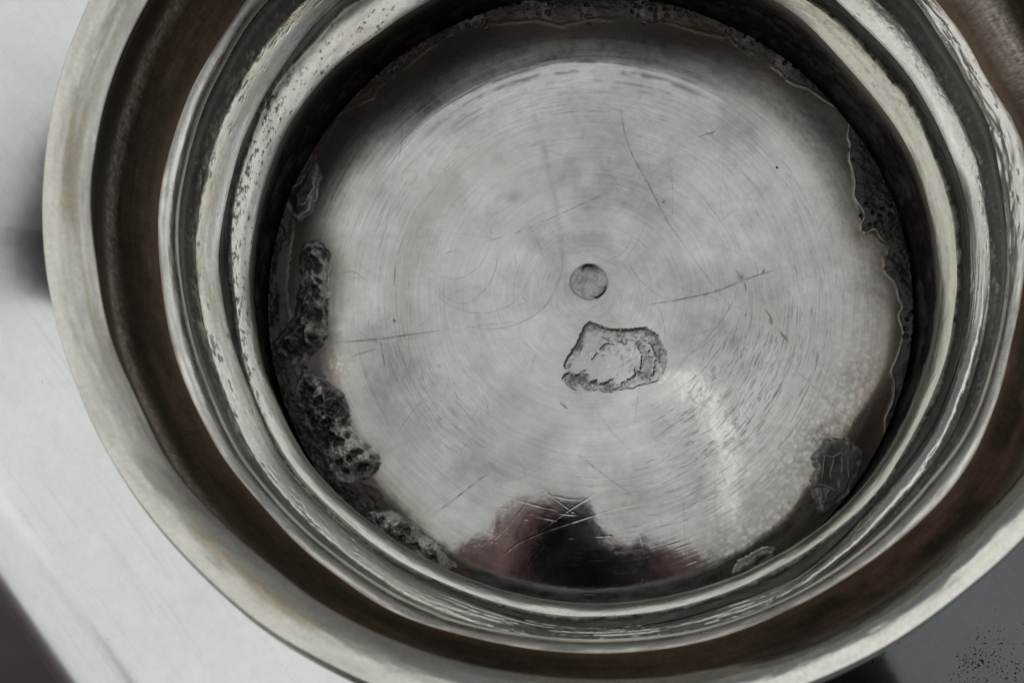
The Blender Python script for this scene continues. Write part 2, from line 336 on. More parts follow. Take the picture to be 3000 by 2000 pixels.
r = pr[:, :1]*(1+(ov-1)*sst(1.25, 1.9, np.maximum(pr[:, :1], np.where(tt > 7, 2.2, 0)[:, None]))); z = pr[:, 1:]+0*s
z = z+.004*rn(s, 12, 4, 101, 3)+.0004*rn(s, 40, 14, 102)-.29*np.clip(r-1.2, 0, 1.3)*arc(278, 345, 25)[None]*(1-sst(2.2, 3, s*0+r))
pz = rn(s, 300, 90, 103, 5, .75); pits = arc(282, 335, 6)[None]*sst(.20, .34, pz)*sst(-.02, .2, rn(s, 34, 16, 104))
c = SILVER*np.ones(s.shape+(1,))*.98; c = c*(.97+.09*rn(s, 14, 5, 108)+.05*rn(s, 120, 40, 110))[..., None]
wb = wearstack(.065+.03*rn(s, 60, 10, 105), 1+0*s); wb[..., 2] = .12+.12*sst(0, .5, rn(s, 24, 9, 109))+.85*arc(284, 320, 6)[None]*sst(.04, .42, rn(s, 40, 18, 104)); wb[..., 0] += .14*sst(1.7, 1.95, r)
band('body', n, r, z, c, wb, mat=M_BODY)

# ------------------------------------------------------------------ base plate: one fine relief, later split into plate and its features
NG = 1000; EXT = 1.012
g = np.linspace(-EXT, EXT, NG); X, Y = np.meshgrid(g, g); RR = np.hypot(X, Y); TT = np.degrees(np.arctan2(Y, X)) % 360
CELL = g[1]-g[0]
def P(px):
    """photo pixels -> plate coordinates"""
    px = np.asarray(px, float).reshape(-1, 2); z = -.28
    for _ in range(5):
        B = back(px, z); z = plate_z(B[:, 0], B[:, 1])
    return B[:, :2]
def zoomed(pts, ox, oy, k): return [(ox+x/k, oy+y/k) for x, y in pts]
def win(q, m):
    x0, y0 = q.min(0)-m; x1, y1 = q.max(0)+m
    i0, i1 = np.clip(np.searchsorted(g, [x0, x1]), 0, NG); j0, j1 = np.clip(np.searchsorted(g, [y0, y1]), 0, NG)
    return slice(j0, j1), slice(i0, i1)
def segd(x, y, a, b):
    d = b-a; L2 = max(d@d, 1e-12); t = np.clip(((x-a[0])*d[0]+(y-a[1])*d[1])/L2, 0, 1)
    return np.hypot(x-a[0]-t*d[0], y-a[1]-t*d[1])
def sdpoly(px, m=.12, wob=0, seed=0, plate=False):
    """signed distance (inside > 0) of a closed outline given in photo pixels; U units"""
    q = np.asarray(px) if plate else P(px); sl = win(q, m); x = X[sl]; y = Y[sl]
    if wob:
        x = x+wob*fbm(X[sl]*45, Y[sl]*45, 4, seed, gain=.6); y = y+wob*fbm(X[sl]*45+50, Y[sl]*45, 4, seed+5, gain=.6)
    d = np.full(x.shape, 9.); ins = np.zeros(x.shape, bool)
    for i in range(len(q)):
        a = q[i]; b = q[(i+1) % len(q)]
        d = np.minimum(d, segd(x, y, a, b))
        cr_ = ((a[1] > y) != (b[1] > y)); 
        with np.errstate(divide='ignore', invalid='ignore'):
            ins ^= cr_ & (x < (b[0]-a[0])*(y-a[1])/(b[1]-a[1])+a[0])
    o = np.full(X.shape, -9.); o[sl] = np.where(ins, d, -d)
    return o
H = plate_z(X, Y)
film = fbm(X*2.2, Y*2.2, 5, 200); film2 = fbm(X*9, Y*9, 5, 210, gain=.6); grain = fbm(X*70, Y*70, 4, 220, gain=.7)
cx0, cy0 = P([(1730, 860)])[0]; RP = np.hypot(X-cx0, Y-cy0); TP = np.degrees(np.arctan2(Y-cy0, X-cx0)) % 360
def tarc(a, b, f=10): return arc(a, b, f, TP)
H += .0010*film+.0002*film2
br0 = fbm(RP*240, TP/360*16+5, 3, 236, gain=.7)
tone = SILVER*np.ones(X.shape+(1,))*(.58+.11*film+.17*film2-.15*sst(0, .5, fbm(X*3.1+9, Y*3.1, 5, 250))+.085*br0+.05*grain)[..., None]*np.array([1, .995, .965])
rough = .055+.02*film2+.012*grain; metal = np.ones(X.shape)

clean0 = [(1310,215),(1225,285),(1095,415),(1015,560),(985,650),(990,720),(1000,800),(1000,960),(985,1080),(1010,1180),(1040,1260),(1085,1330),(1120,1420),(1200,1510),(1290,1590),(1400,1690),(1560,1790),(1800,1830),(2050,1770),(2170,1660),(2290,1580),(2380,1480),(2400,1400),(2465,1300),(2540,1190),(2595,1080),(2618,960),(2608,850),(2600,740),(2535,680),(2505,560),(2490,430),(2440,320),(2330,235),(2200,165),(2050,125),(1900,105),(1750,100),(1600,105),(1450,130)]
# turning marks: concentric brushing, in places only
br = fbm(RP*170+.6*film2, TP/360*26+3, 3, 230, gain=.7)
brl = fbm(RP*60, TP/360*14, 3, 234, gain=.6)
bz = np.clip(np.maximum.reduce([tarc(100, 190, 20)*sst(.60, .80, RP), tarc(280, 350, 14)*sst(.42, .56, RP), tarc(190, 232, 12)*sst(.55, .66, RP)*.7, tarc(40, 105, 14)*sst(.55, .68, RP)*.6, .16*np.ones(X.shape)]), 0, 1)
H += bz*.00003*br
tone = mixc(tone, (.30, .28, .25), .30*bz*sst(.05, .6, br)); rough += .04*bz*sst(0, .6, br)
# warm stain rings and grey clouds
tone = mixc(tone, (.40, .365, .33), .7*np.exp(-((RP-.585-.03*film2)/.028)**2)*tarc(128, 196, 14)*sst(-.4, .4, film2+.4))
tone = mixc(tone, (.52, .50, .47), .35*sst(.1, .6, fbm(X*5+3, Y*5, 4, 240)))
wf1, wf2 = worley(X*34+1.2*film2+.5*grain, Y*34+1.2*film2, 9); cell = 1-sst(.20, .42, wf1+.15*film2)
softc = 1-sst(.10, .46, wf1)
net = 1-sst(.02, .30, wf2-wf1+.12*grain)
wg1, wg2 = worley(X*52+.7*film2, Y*52+.5*grain, 10); cell2 = 1-sst(.22, .44, wg1)
softd = 1-sst(.10, .44, wg1)
net2 = (1-sst(.0, .32, wg2-wg1+.1*grain))*sst(-.3, .3, film2)
mott = np.clip(tarc(285, 352, 14)*sst(.56, .74, RP+.10*film2), 0, 1)
nearm = sst(.16, .02, sd) if False else 1-sst(.02, .20, sdpoly(clean0, .5))
tone = mixc(tone, (.15, .115, .088), mott*np.clip((.10+.95*nearm)*(.58-.34*softc-.26*softd+.22*net2+.65*film2+.3*grain), 0, .9))
mott2 = np.exp(-((X-P([(970, 1080)])[0][0])**2+(Y-P([(970, 1080)])[0][1])**2)/.05**2)
tone = mixc(tone, (.36, .29, .24), mott2*(1-cell2)*.8)
metal -= .08*mott*(1-cell)

# ---- tarnished margin and the solder flow round the edge (traced contours)
sd = sdpoly(clean0, .5, .010, 300)
sd = np.where(sd < -8, -.3, sd)
mw = .035+.075*tarc(105, 190, 20)+.02*tarc(20, 100, 15); mg = 1-sst(-mw, .4*mw, sd+.016*br+.020*film2)
mgb = (1-sst(-.04, .075, sd+.03*film2+.015*br))
tone = mixc(tone, (.36, .28, .22), .80*mgb*np.maximum(tarc(270, 30, 25), .55)); tone = mixc(tone, CRUST*1.9, .94*mg); metal -= .45*mg; rough += .12*mg
# top: turned shoulder, the wall's dark reflection painted into tone, with black turning lines
sh = tarc(60, 130, 14)
for rr_, ww, st_ in ((.755, .010, .7), (.785, .006, .7), (.81, .012, .7), (.72, .005, .4), (.70, .004, .3), (.85, .02, .5)):
    ln = np.exp(-((RP-rr_-.006*fbm(TP/12, 0*TP, 3, 310))/ww)**2)*sst(-.25, .35, fbm(TP/5, RP*40, 3, int(rr_*1000)))*sh*st_
    tone = mixc(tone, CRUST*2, ln)
mf = sst(.77, .88, RP+.03*film2)*tarc(-12, 60, 14); metal -= .22*mf; rough += .12*mf; tone = mixc(tone, np.array([.40, .37, .335])*(1+.6*film2+.35*br0+.5*grain)[..., None], .6*mf*(1-mg))
shd = tarc(62, 140, 14)*sst(.775, .805, RP+.014*film2+.012*br); metal -= .15*shd; rough += .12*shd
tone = mixc(tone, np.array([.085, .082, .076])*(1+1.1*film2+1.0*br0+.8*grain)[..., None], .85*shd); tone = mixc(tone, CRUST*1.6, .9*shd*sst(.80, .92, RP))
# solder flow edge
flow = [(1000,330),(1090,290),(1105,255),(1170,215),(1260,140),(1400,75),(1500,68),(1570,62),(1640,78),(1720,62),(1860,60),(1960,70),(2040,95),(2134,112),(2175,152),(2250,187),(2312,241),(2400,285),(2460,321),(2480,345),(2487,402),(2491,473),(2504,536),(2504,585),(2520,640),(2527,680),(2560,690),(2575,712),(2603,722),(2600,745),(2589,757),(2595,800),(2612,820),(2625,850),(2643,891),(2648,930),(2643,971),(2634,1029),(2612,1092),(2618,1163),(2594,1226),(2585,1300),(2560,1400),(2500,1480),(2420,1560),(2300,1640),(2170,1760),(1950,1820),(1740,1850),(1500,1800),(1370,1720),(1240,1610),(1150,1500),(1110,1430),(1000,1380),(900,1200),(850,1000),(840,800),(860,650),(900,500)]
sf = sdpoly(flow, .5, .006, 320); sf = np.where(sf < -8, -.5, sf)
tpz = tarc(48, 150, 10); out = 1-sst(-.006-.050*tpz, .002+.022*tpz, sf+.02*tpz*film2); nf = np.exp(-np.maximum(sf, 0)/(.028+.02*tarc(10, 70, 20)))*(sf > -8); tone = mixc(tone, BROWN*1.2, np.clip(.80*nf*(1+.8*film2), 0, .9)); metal -= .3*nf
lumpy = fbm(X*16, Y*16, 5, 330, gain=.6); pitn, _ = worley(X*38+lumpy, Y*38, 14)
outh = 1-sst(-.030-.04*tpz, .002, sf)
H += outh*(.006+.010*lumpy+.008*np.minimum(1, -sf*8))-out*.014*(1-sst(.12, .34, pitn))*sst(.0, .3, lumpy)*tarc(-10, 130, 10)
H += .0012*np.exp(-((sf+.003)/.006)**2)*sst(-.4, .3, film2)
cr_c = mixc(CRUST*1.2*np.ones(X.shape+(1,)), (.15, .14, .125), (.25+.75*tarc(48, 140, 12))*sst(.0, .7, lumpy+.5*grain)); cr_c = mixc(cr_c, BROWN*.8, .6*sst(.1, .5, fbm(X*12, Y*12, 4, 340)))
tone = lerp(tone, cr_c, (out*.97)[..., None]); metal = lerp(metal, .45, out); rough = lerp(rough, .42+.1*grain, out)
rim_ = np.exp(-((sf+.002)/.0030)**2)*sst(-.2, .4, film2+1.2*grain+.1)*np.clip(np.maximum.reduce([.75*tarc(322, 352, 6), .75*tarc(6, 36, 6), .12*tarc(50, 90, 10)]), 0, 1)
tone = mixc(tone, (.36, .33, .29), .25*rim_*sst(-.35, .35, fbm(X*14, Y*14, 3, 345)))
# brushed brown patch lower right, dark bottom margin

# ---- pitted solder lumps
L1 = zoomed([(390,130),(440,115),(500,150),(515,190),(500,300),(510,440),(500,560),(510,620),(480,700),(400,760),(385,830),(320,800),(240,760),(220,700),(270,620),(330,540),(350,430),(370,330),(360,220)], 700, 650, 1.96)
L2 = zoomed([(370,870),(440,870),(520,930),(600,990),(625,1060),(630,1180),(700,1260),(760,1300),(800,1350),(790,1420),(720,1470),(600,1480),(520,1420),(490,1300),(430,1240),(380,1150),(350,1050),(330,950)], 700, 650, 1.96)
L3 = zoomed([(560,880),(570,1000),(560,1100),(510,1230),(500,1310),(380,1390),(320,1330),(280,1250),(250,1150),(400,1050),(470,930)], 750, 200, 3.136)
L4 = zoomed([(370,400),(480,270),(620,235),(760,310),(790,400),(740,540),(700,620),(690,700),(450,850),(420,780),(370,640),(400,480)], 2250, 1200, 2.85)
L5 = [(2196,1632),(2236,1608),(2268,1612),(2263,1634),(2223,1657),(2148,1680),(2170,1650)]
L6 = [(1085,1510),(1140,1500),(1200,1530),(1260,1585),(1300,1630),(1330,1660),(1300,1670),(1230,1630),(1160,1590),(1100,1550)]
LUMPS = []
for idx, (poly, hh, sm, pk) in enumerate(((L1, .075, .05, 1.0), (L2, .045, .05, 1.0), (L3, .04, .06, .0), (L4, .014, .02, .0), (L5, .012, .02, .0), (L6, .016, .03, 1.0))):
    d = sdpoly(poly, .12, .010, 400+idx*10)
    m = d > -.012
    up = sst(-.010, sm, d)
    n1 = fbm(X*22+idx*3, Y*22, 5, 410+idx, gain=.62); p1, p2 = worley(X*26+.6*n1+idx*5, Y*26+.6*n1, 20+idx); q1, q2 = worley(X*60+idx, Y*60, 40+idx)
    pit = (1-sst(.16, .40, p1))*pk; pit2 = (1-sst(.10, .36, q1))*pk
    side = sst(-.25, .25, (X-np.mean(P(poly)[:, 0]))*4+n1) if idx in (0, 1) else .6+.4*n1  # right side of the pitted lumps paler: side light painted into tone
    hd = hh*up*(1+.35*n1)-up*(.019*pit+.006*pit2)*min(1, hh/.04)
    H += hd
    rimr = np.exp(-((d-.006)/.005)**2)*sst(-.3, .3, n1+.1)
    if idx in (0, 1, 5):
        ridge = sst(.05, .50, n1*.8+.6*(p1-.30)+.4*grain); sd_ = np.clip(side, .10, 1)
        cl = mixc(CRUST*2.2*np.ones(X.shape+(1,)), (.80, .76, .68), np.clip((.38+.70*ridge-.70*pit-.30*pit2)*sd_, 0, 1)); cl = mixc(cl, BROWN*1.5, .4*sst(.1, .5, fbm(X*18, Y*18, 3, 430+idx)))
    else:
        ridge = np.exp(-(n1/.10)**2)*sst(.018, .045, d)*sst(-.35, .15, fbm(X*9+idx, Y*9, 3, 440))
        cl = mixc(np.array([.032, .030, .026])*np.ones(X.shape+(1,)), (.085, .08, .072), sst(-.3, .5, fbm(X*14+idx, Y*14, 4, 450))); cl = mixc(cl, (.42, .39, .34), .75*ridge)
        H += .004*ridge-.5*up*hh*.35*n1
    cl = mixc(cl, (.42, .39, .34), .65*rimr)
    mk_ = sst(-.012, .004, d)
    # black halo on the plate round the lump
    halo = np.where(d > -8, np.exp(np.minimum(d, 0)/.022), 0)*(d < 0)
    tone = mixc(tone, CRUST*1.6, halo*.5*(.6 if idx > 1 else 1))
    tone = lerp(tone, cl, mk_[..., None]); metal = lerp(metal, .16, mk_); rough = lerp(rough, .40-.06*ridge, mk_)
    LUMPS.append(m)

# ---- centre punch dimple
ct = P([(1725, 826)])[0]; dx = X-ct[0]; dy = Y-ct[1]; rd = np.hypot(dx, dy*1.0)+.0025*fbm(dx*30, dy*30, 3, 500)
DR = .0605
an_ = np.degrees(np.arctan2(dy, dx)) % 360
steep = np.maximum(arc(55, 112, 18, an_), arc(285, 350, 18, an_))
din = 1-sst(DR-.034+.022*steep, DR+.002, rd)
H += -din*.0036-.003*np.clip(1-(rd/DR)**2, 0, 1)+.0004*np.exp(-((rd-DR-.004)/.006)**2)+din*.0008*fbm(X*60, Y*60, 4, 510)
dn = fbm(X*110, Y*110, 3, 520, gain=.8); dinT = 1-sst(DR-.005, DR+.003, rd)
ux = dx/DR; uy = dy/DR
cres = np.maximum.reduce([sst(.35, .85, uy)*sst(.75, .2, 0*ux) if False else sst(.30, .90, uy)*(1-sst(.35, .75, np.abs(ux-.05))), .9*sst(.62, .95, .78*ux-.62*uy), .55*np.exp(-((rd-DR+.003)/.004)**2)])  # crescents: shade of the dimple wall painted into tone
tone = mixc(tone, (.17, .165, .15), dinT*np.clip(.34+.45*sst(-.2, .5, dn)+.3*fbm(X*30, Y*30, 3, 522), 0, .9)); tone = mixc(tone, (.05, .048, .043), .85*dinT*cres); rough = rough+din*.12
DIMPLE = rd < DR+.010

# ---- hallmark
zh = lambda p: zoomed(p, 1550, 880, 4.612)
HO = zh([(770,290),(830,268),(920,310),(1000,350),(1060,370),(1200,385),(1400,383),(1500,362),(1565,360),(1690,410),(1780,480),(1800,580),(1860,660),(1870,780),(1860,900),(1800,1010),(1720,1095),(1560,1150),(1400,1190),(1250,1230),(1100,1250),(950,1240),(730,1225),(520,1190),(460,1120),(440,1040),(460,985),(500,960),(450,890),(480,830),(550,680),(640,540),(700,420),(750,330)])
HP = [zh([(765,395),(810,400),(900,458),(1060,512),(1230,553),(1300,585),(1340,530),(1450,545),(1500,640),(1530,720),(1535,800),(1530,900),(1540,985),(1430,960),(1400,1050),(1300,1090),(1190,1160),(1150,1140),(1060,1095),(940,1150),(900,1060),(830,1100),(800,1000),(720,985),(600,1010),(550,975),(500,935),(580,820),(650,740),(715,590)]),
      zh([(1330,485),(1400,500),(1500,530),(1600,540),(1660,570),(1715,690),(1700,760),(1722,830),(1715,930),(1690,1000),(1640,1020),(1665,900),(1655,790),(1635,700),(1590,640),(1540,610),(1480,560)])]
HR = [zh([(950,620),(970,590),(1040,550),(1120,545),(1190,590),(1235,640),(1220,735),(1160,735),(1110,690),(1060,680),(1000,690),(955,665)]),
      zh([(880,720),(930,700),(945,760),(915,840),(860,855)]), zh([(1055,1045),(1180,1050),(1215,990),(1240,1040),(1170,1085),(1080,1090)]),
      zh([(1210,730),(1260,740),(1300,880),(1290,905),(1240,830)]), zh([(960,730),(1010,730),(1015,790),(965,790)]),
      zh([(1420,900),(1450,900),(1450,950),(1420,960)]), zh([(600,1010),(780,930),(810,880),(800,960),(700,1020),(610,1040)])]
hd = sdpoly(HO, .15, .006, 600); hn = fbm(X*130, Y*130, 3, 610, gain=.8); hn2 = fbm(X*28, Y*28, 4, 620)
inn = sst(-.002, .010, hd)
plat = np.zeros(X.shape)
for i, p_ in enumerate(HP): plat = np.maximum(plat, sst(-.004, .008, sdpoly(p_, .1, .010, 630+i)))
for i, p_ in enumerate(HR): plat = plat*(1-.85*sst(-.003, .008, sdpoly(p_, .1, .013, 650+i)))
deep = inn*(1-plat)
upper = sst(-.03, .05, Y-P([(1700, 1040)])[0][1]); H += -.0030*deep-.0009*inn+.0009*deep*hn+.0012*deep*hn2+.0004*np.exp(-((hd+.004)/.006)**2)+.0022*inn*plat*hn2
tone = mixc(tone, (.085, .08, .07), deep*np.clip(.46+.85*hn+.60*hn2+.55*upper*np.exp(-(hd/.016)**2)+.25*(1-upper)*np.exp(-((hd-.035)/.012)**2)-.25*(1-upper)*np.exp(-(hd/.014)**2), 0, .92)); rough = rough+.16*deep  # tarnish in the recess, plus painted shade along the upper edge
tone = mixc(tone, (.26, .255, .235), inn*plat*(.13+.50*sst(.08, .45, .6*hn+.7*hn2)))
MARK = hd > -.010
feat = np.maximum(deep, din)

# ---- scratches
def stroke(px, wd, depth, dark, col=(.10, .095, .085), brk=0, seed=0, raw=False):
    global H, tone
    q = np.asarray(px) if raw else P(px)
    # smooth the polyline (Catmull-Rom)
    q = cr(q, np.linspace(0, len(q)-1, (len(q)-1)*6+1))
    ns_ = len(q)-1
    for k_, (a, b) in enumerate(zip(q[:-1], q[1:])):
        tp = math.sin(math.pi*(k_+.5)/ns_)**.5 if ns_ > 2 else .8
        sl = win(np.array([a, b]), wd*3)
        if sl[0].start >= sl[0].stop or sl[1].start >= sl[1].stop: continue
        x = X[sl]; y = Y[sl]; d = segd(x, y, a, b); e = tp*np.exp(-(d/(wd*(.6+.4*tp)))**2)*(1-.9*feat[sl])*(.75+.5*vn(x*60, y*60, 705))
        if brk: e = e*sst(-.2, .3, fbm(x*25, y*25, 2, 700+seed)+(.5-brk))
        new = plate_dummy[sl]; upd = np.maximum(new, e)-new; plate_dummy[sl] = new+upd
        H[sl] -= .18*depth*upd
        tone[sl] = mixc(tone[sl], col, np.minimum(1.7*dark*upd, .95))
plate_dummy = np.zeros(X.shape)
def T2(pts): return zoomed(pts, 2000, 650, 2.24)
def T1(pts): return zoomed(pts, 1000, 650, 2.24)
def TB(pts): return zoomed(pts, 1000, 1300, 2.24)
W = .0016
stroke([(1818,315),(1830,388),(1853,455),(1893,527),(1920,580),(1955,648),(2000,712)], W*1.1, .0012, .75)
stroke([(2000,712),(2050,782),(2094,842),(2165,927)], W, .0006, .35)
stroke([(1893,513),(1800,556),(1714,594),(1598,647),(1513,681),(1415,710)], W, .0010, .6, brk=.3, seed=1)
stroke([(1415,710),(1312,739),(1201,768),(1080,802),(960,840)], W, .0008, .5, brk=.6, seed=2)
stroke([(955,1005),(1110,993),(1200,980),(1290,968)], W*1.2, .0014, .8)
stroke([(1290,968),(1420,952),(1550,938)], W, .0005, .3, brk=.5, seed=3)
stroke([(1900,893),(2000,875),(2098,853),(2179,820),(2290,784)], W*1.2, .0014, .85)
for p_, w_ in (([(1467,1633),(1513,1595),(1580,1563),(1670,1532),(1804,1492),(1982,1465)], 1.9), ([(1571,1563),(1670,1492),(1759,1438),(1835,1398)], 1.0), ([(1594,1438),(1696,1510)], .6)):
    stroke(p_, W*w_*.62, .0012, 1.0, (.55, .53, .48))
stroke([(1268,1505),(1320,1470),(1384,1420),(1437,1380)], W*1.1, .0012, .6)
stroke([(1692,1331),(1781,1398),(1848,1447)], W*.9, .0008, .45)
stroke([(2241,1003),(2335,1087),(2415,1163),(2491,1226),(2540,1270)], W*.9, .0006, .28)
stroke([(1603,339),(1670,328),(1732,325),(1790,329)], W, .0008, .65)
stroke(T2([(370,390),(330,520),(250,650),(130,790),(0,910)]), W*.9, .0008, .45); stroke(T2([(330,600),(200,760),(0,900)]), W*.8, .0006, .35)
stroke(T2([(380,630),(220,860),(60,1060)]), W*.8, .0007, .4)
stroke(T1([(430,600),(455,260),(490,170),(560,30)]), W*.8, .0006, .45, brk=.4, seed=5); stroke(T1([(355,290),(345,420)]), W, .0008, .7)
stroke(T1([(510,230),(600,330),(740,375),(870,320),(960,200),(990,0)]), W*.7, .0004, .35)
stroke(T1([(640,470),(760,530),(850,520),(960,420),(1020,280),(1020,110)]), W*.7, .0004, .38)
stroke(T1([(560,400),(700,540),(900,600),(1100,550),(1220,400),(1240,280)]), W*.7, .0004, .33)
stroke(T1([(760,660),(960,705),(1150,670),(1330,560),(1430,380),(1450,240),(1420,90)]), W*.8, .0005, .42)
stroke(T1([(1860,230),(1950,370),(2080,480),(2200,530)]), W*.7, .0005, .35); stroke(T1([(1700,270),(1850,200),(1920,60)]), W*.7, .0004, .3)
stroke(T1([(250,770),(290,950)]), W, .0008, .6); stroke(T1([(390,850),(430,960)]), W, .0008, .6); stroke(T1([(70,880),(220,835)]), W*1.6, .0006, .4)
stroke(T1([(0,340),(80,328),(170,390)]), W*.9, .0006, .5)
stroke(T1([(1437,1185),(1480,1222)]), W*1.5, .0015, .9, CRUST*2)
stroke([(1172,340),(1177,410),(1168,465)], W*.8, .0006, .45)
for p_ in ([(2241,905),(2258,930),(2262,950)], [(2275,960),(2310,1000)]): stroke(p_, W*1.8, .002, .8, (.14, .10, .08))
stroke([(2045,402),(2070,393),(2089,388),(2110,372)], W*1.6, .0015, .7); stroke([(2156,792),(2170,808)], W*1.2, .0015, .8); stroke([(2182,828),(2186,852)], W*1.6, .0015, .75); stroke([(2234,800),(2240,789)], W*1.6, .0015, .75)
for (x_, y_, r_, a_) in ((2171, 812, 9, .85), (2258, 941, 8, .7), (1154, 939, 4, .9), (1508, 577, 24, .42), (1440, 625, 26, .14), (1968, 815, 34, .22), (1730, 640, 62, .24), (1700, 700, 40, .14), (1235, 640, 60, .08), (2200, 380, 70, .14), (1420, 1290, 70, .16), (1300, 1230, 60, .14), (1700, 1250, 80, .12), (1150, 1110, 50, .12), (2270, 870, 12, .12), (1690, 1100, 30, .12), (1945, 590, 3, .8), (2278, 490, 3, .7), (1480, 1180, 40, .14), (1350, 1370, 45, .2), (1860, 1400, 40, .12)):
    q = P([(x_, y_)])[0]; s_ = r_/1000; e = np.exp(-((X-q[0])**2+(Y-q[1])**2)/s_**2*(1+.5*film2)); tone = mixc(tone, (.16, .16, .155), a_*e); H -= .002*e*(r_ < 12)
q = P([(1198, 520)])[0]; rg = np.hypot(X-q[0], Y-q[1]); tone = mixc(tone, (.40, .38, .34), .4*np.exp(-((rg-.024)/.006)**2))
def crest(pts, ox, oy, k, w_=1.5, up=.006, a_=.9, col=(.44, .41, .36)): stroke(zoomed(pts, ox, oy, k), W*w_, -up/.18, a_, col)
for p_ in ([(465,390),(500,395),(540,402),(580,380),(605,368),(625,385),(655,375)], [(545,400),(540,450),(525,500),(518,550),(530,590)], [(468,400),(460,470),(452,540),(440,600)], [(612,400),(616,480),(608,540)], [(665,390),(664,480),(670,570)], [(415,640),(470,640),(520,660),(562,680)], [(430,660),(442,720),(428,800)]): crest(p_, 2250, 1200, 2.85, 1.0, .0035, .45)
for p_ in ([(560,880),(560,940),(545,1000),(530,1050),(537,1110),(490,1180),(470,1240),(420,1280)], [(560,1100),(550,1200),(500,1240),(495,1300),(440,1340),(380,1390)]): crest(p_, 750, 200, 3.136, 1.3, .004, .9)
crest([(505,170),(515,190),(500,250),(502,330),(486,400),(496,450),(486,500),(500,560),(505,620)], 700, 650, 1.96, 1.6, .006, 1.0)
crest([(1090,760),(1092,830),(1084,900),(1100,950),(1094,1040),(1112,1100),(1130,1200),(1128,1290),(1172,1370),(1190,1430),(1168,1480),(1200,1530),(1260,1510),(1300,1565),(1350,1600)], 2000, 0, 2.24, 1.5, .005, 1.0)
crest([(1320,240),(1328,330),(1392,400),(1418,500),(1442,560),(1418,620),(1446,720),(1428,820),(1402,900),(1370,980),(1390,1060),(1378,1180),(1330,1290),(1332,1400)], 2000, 650, 2.24, 1.2, .004, .8)
crest([(620,450),(700,540),(830,590),(930,660),(1010,710)], 2000, 0, 2.24, 1.2, .003, .5)
for p_, a_ in (([(1555,290),(1590,420),(1622,560),(1645,700),(1656,830)], .26), ([(1680,180),(1672,300),(1720,400),(1790,470),(1880,490)], .14)):
    stroke(p_, .010, 0, a_, (.24, .24, .23))  # not scratches: soft edges of a mirrored ceiling painted into tone
rs = np.random.RandomState(5)
def dash(a0, a1, r0, r1, n, dk, seed, wd=.9, lmin=1., lmax=7.):
    for i in range(n):
        a = a0+(a1-a0)*rs.rand(); rr_ = r0+(r1-r0)*rs.rand(); l = (lmin+(lmax-lmin)*rs.rand()**2)
        aa = np.radians(a+np.linspace(-l/2, l/2, 4)); k = rr_+.004*(rs.rand()-.5)*np.linspace(-1, 1, 4)
        stroke(np.stack([cx0+k*np.cos(aa), cy0+k*np.sin(aa)], -1), W*wd*(.6+.7*rs.rand()), .0001, dk*(.3+.6*rs.rand()), col=(.06, .055, .05), raw=True)
dash(302, 346, .44, .66, 230, .85, 1, .8); dash(292, 356, .40, .76, 330, .65, 11, .7, 1, 9); dash(330, 30, .55, .86, 0, .5, 2); dash(-25, 25, .52, .86, 170, .38, 3, .8)
dash(278, 318, .55, .80, 130, .5, 4); dash(196, 235, .50, .66, 150, .4, 5, .8); dash(180, 200, .56, .70, 50, .4, 6, .7)
dash(100, 165, .60, .84, 160, .3, 7, .8, 2, 12); dash(66, 112, .50, .72, 130, .3, 8, .8, 1, 9); dash(25, 66, .55, .80, 60, .35, 9, .8, 2, 12)
# light scores across the dark reflection at the bottom
for i in range(90):
    a = 245+60*rs.rand(); rr_ = .50+.42*rs.rand(); l = 1+9*rs.rand()**2; aa = np.radians(a+np.linspace(-l/2, l/2, 4))
    stroke(np.stack([cx0+rr_*np.cos(aa), cy0+(rr_+.01*(rs.rand()-.5))*np.sin(aa)], -1), W*(.5+.4*rs.rand()), .0014*rs.rand(), .30*rs.rand(), (.45, .43, .40), raw=True)
# random hairlines
for i in range(230):
    p0 = rs.uniform(-.72, .72, 2); a = rs.rand()*6.28; l = .03+.30*rs.rand()**2; b_ = rs.uniform(-.12, .12)*l
    d_ = np.array([math.cos(a), math.sin(a)]); n_ = np.array([-d_[1], d_[0]])
    if np.hypot(*p0) > .75: continue
    stroke(np.array([p0, p0+d_*l*.5+n_*b_, p0+d_*l]), W*.6, .0004, .10+.30*rs.rand()**1.5, raw=True)

# ---- split the relief into objects
inside = RR <= 1.008
idx = np.arange(NG*NG).reshape(NG, NG)
cellok = inside[:-1, :-1] & inside[1:, :-1] & inside[:-1, 1:] & inside[1:, 1:]
owner = np.zeros((NG-1, NG-1), int)
for k_, m_ in enumerate(LUMPS): owner[m_[:-1, :-1]] = 3+k_
owner[MARK[:-1, :-1]] = 2; owner[DIMPLE[:-1, :-1]] = 1
V = np.stack([X, Y, H], -1).reshape(-1, 3); tone = np.clip(tone, .004, .95).reshape(-1, 3); wr = wearstack(rough, metal).reshape(-1, 3)
quads = np.stack([idx[:-1, :-1], idx[:-1, 1:], idx[1:, 1:], idx[1:, :-1]], -1)
def carve(k, name, parent):
    F = quads[cellok & (owner == k)]
    u, inv = np.unique(F, return_inverse=True)
    return vpart(name, V[u], inv.reshape(F.shape), parent, M_PLATE, tone[u], wr[u])
plate = carve(0, 'base_plate', vessel)
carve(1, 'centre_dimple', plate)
carve(2, 'hallmark', plate)['label'] = 'worn stamped hallmark with raised figure in a D-shaped outline'
for k_, lb in enumerate(('tall narrow lump of pitted solder', 'ragged pitted solder spill', 'smooth folded solder drip', 'flat wrinkled solder blot', 'small solder blister', 'run of small solder pits')):
    carve(3+k_, 'solder_lump' if k_ == 0 else 'solder_lump', plate)['label'] = lb
for o in [o for o in bpy.data.objects if o.parent == plate]: o.matrix_parent_inverse = Matrix()

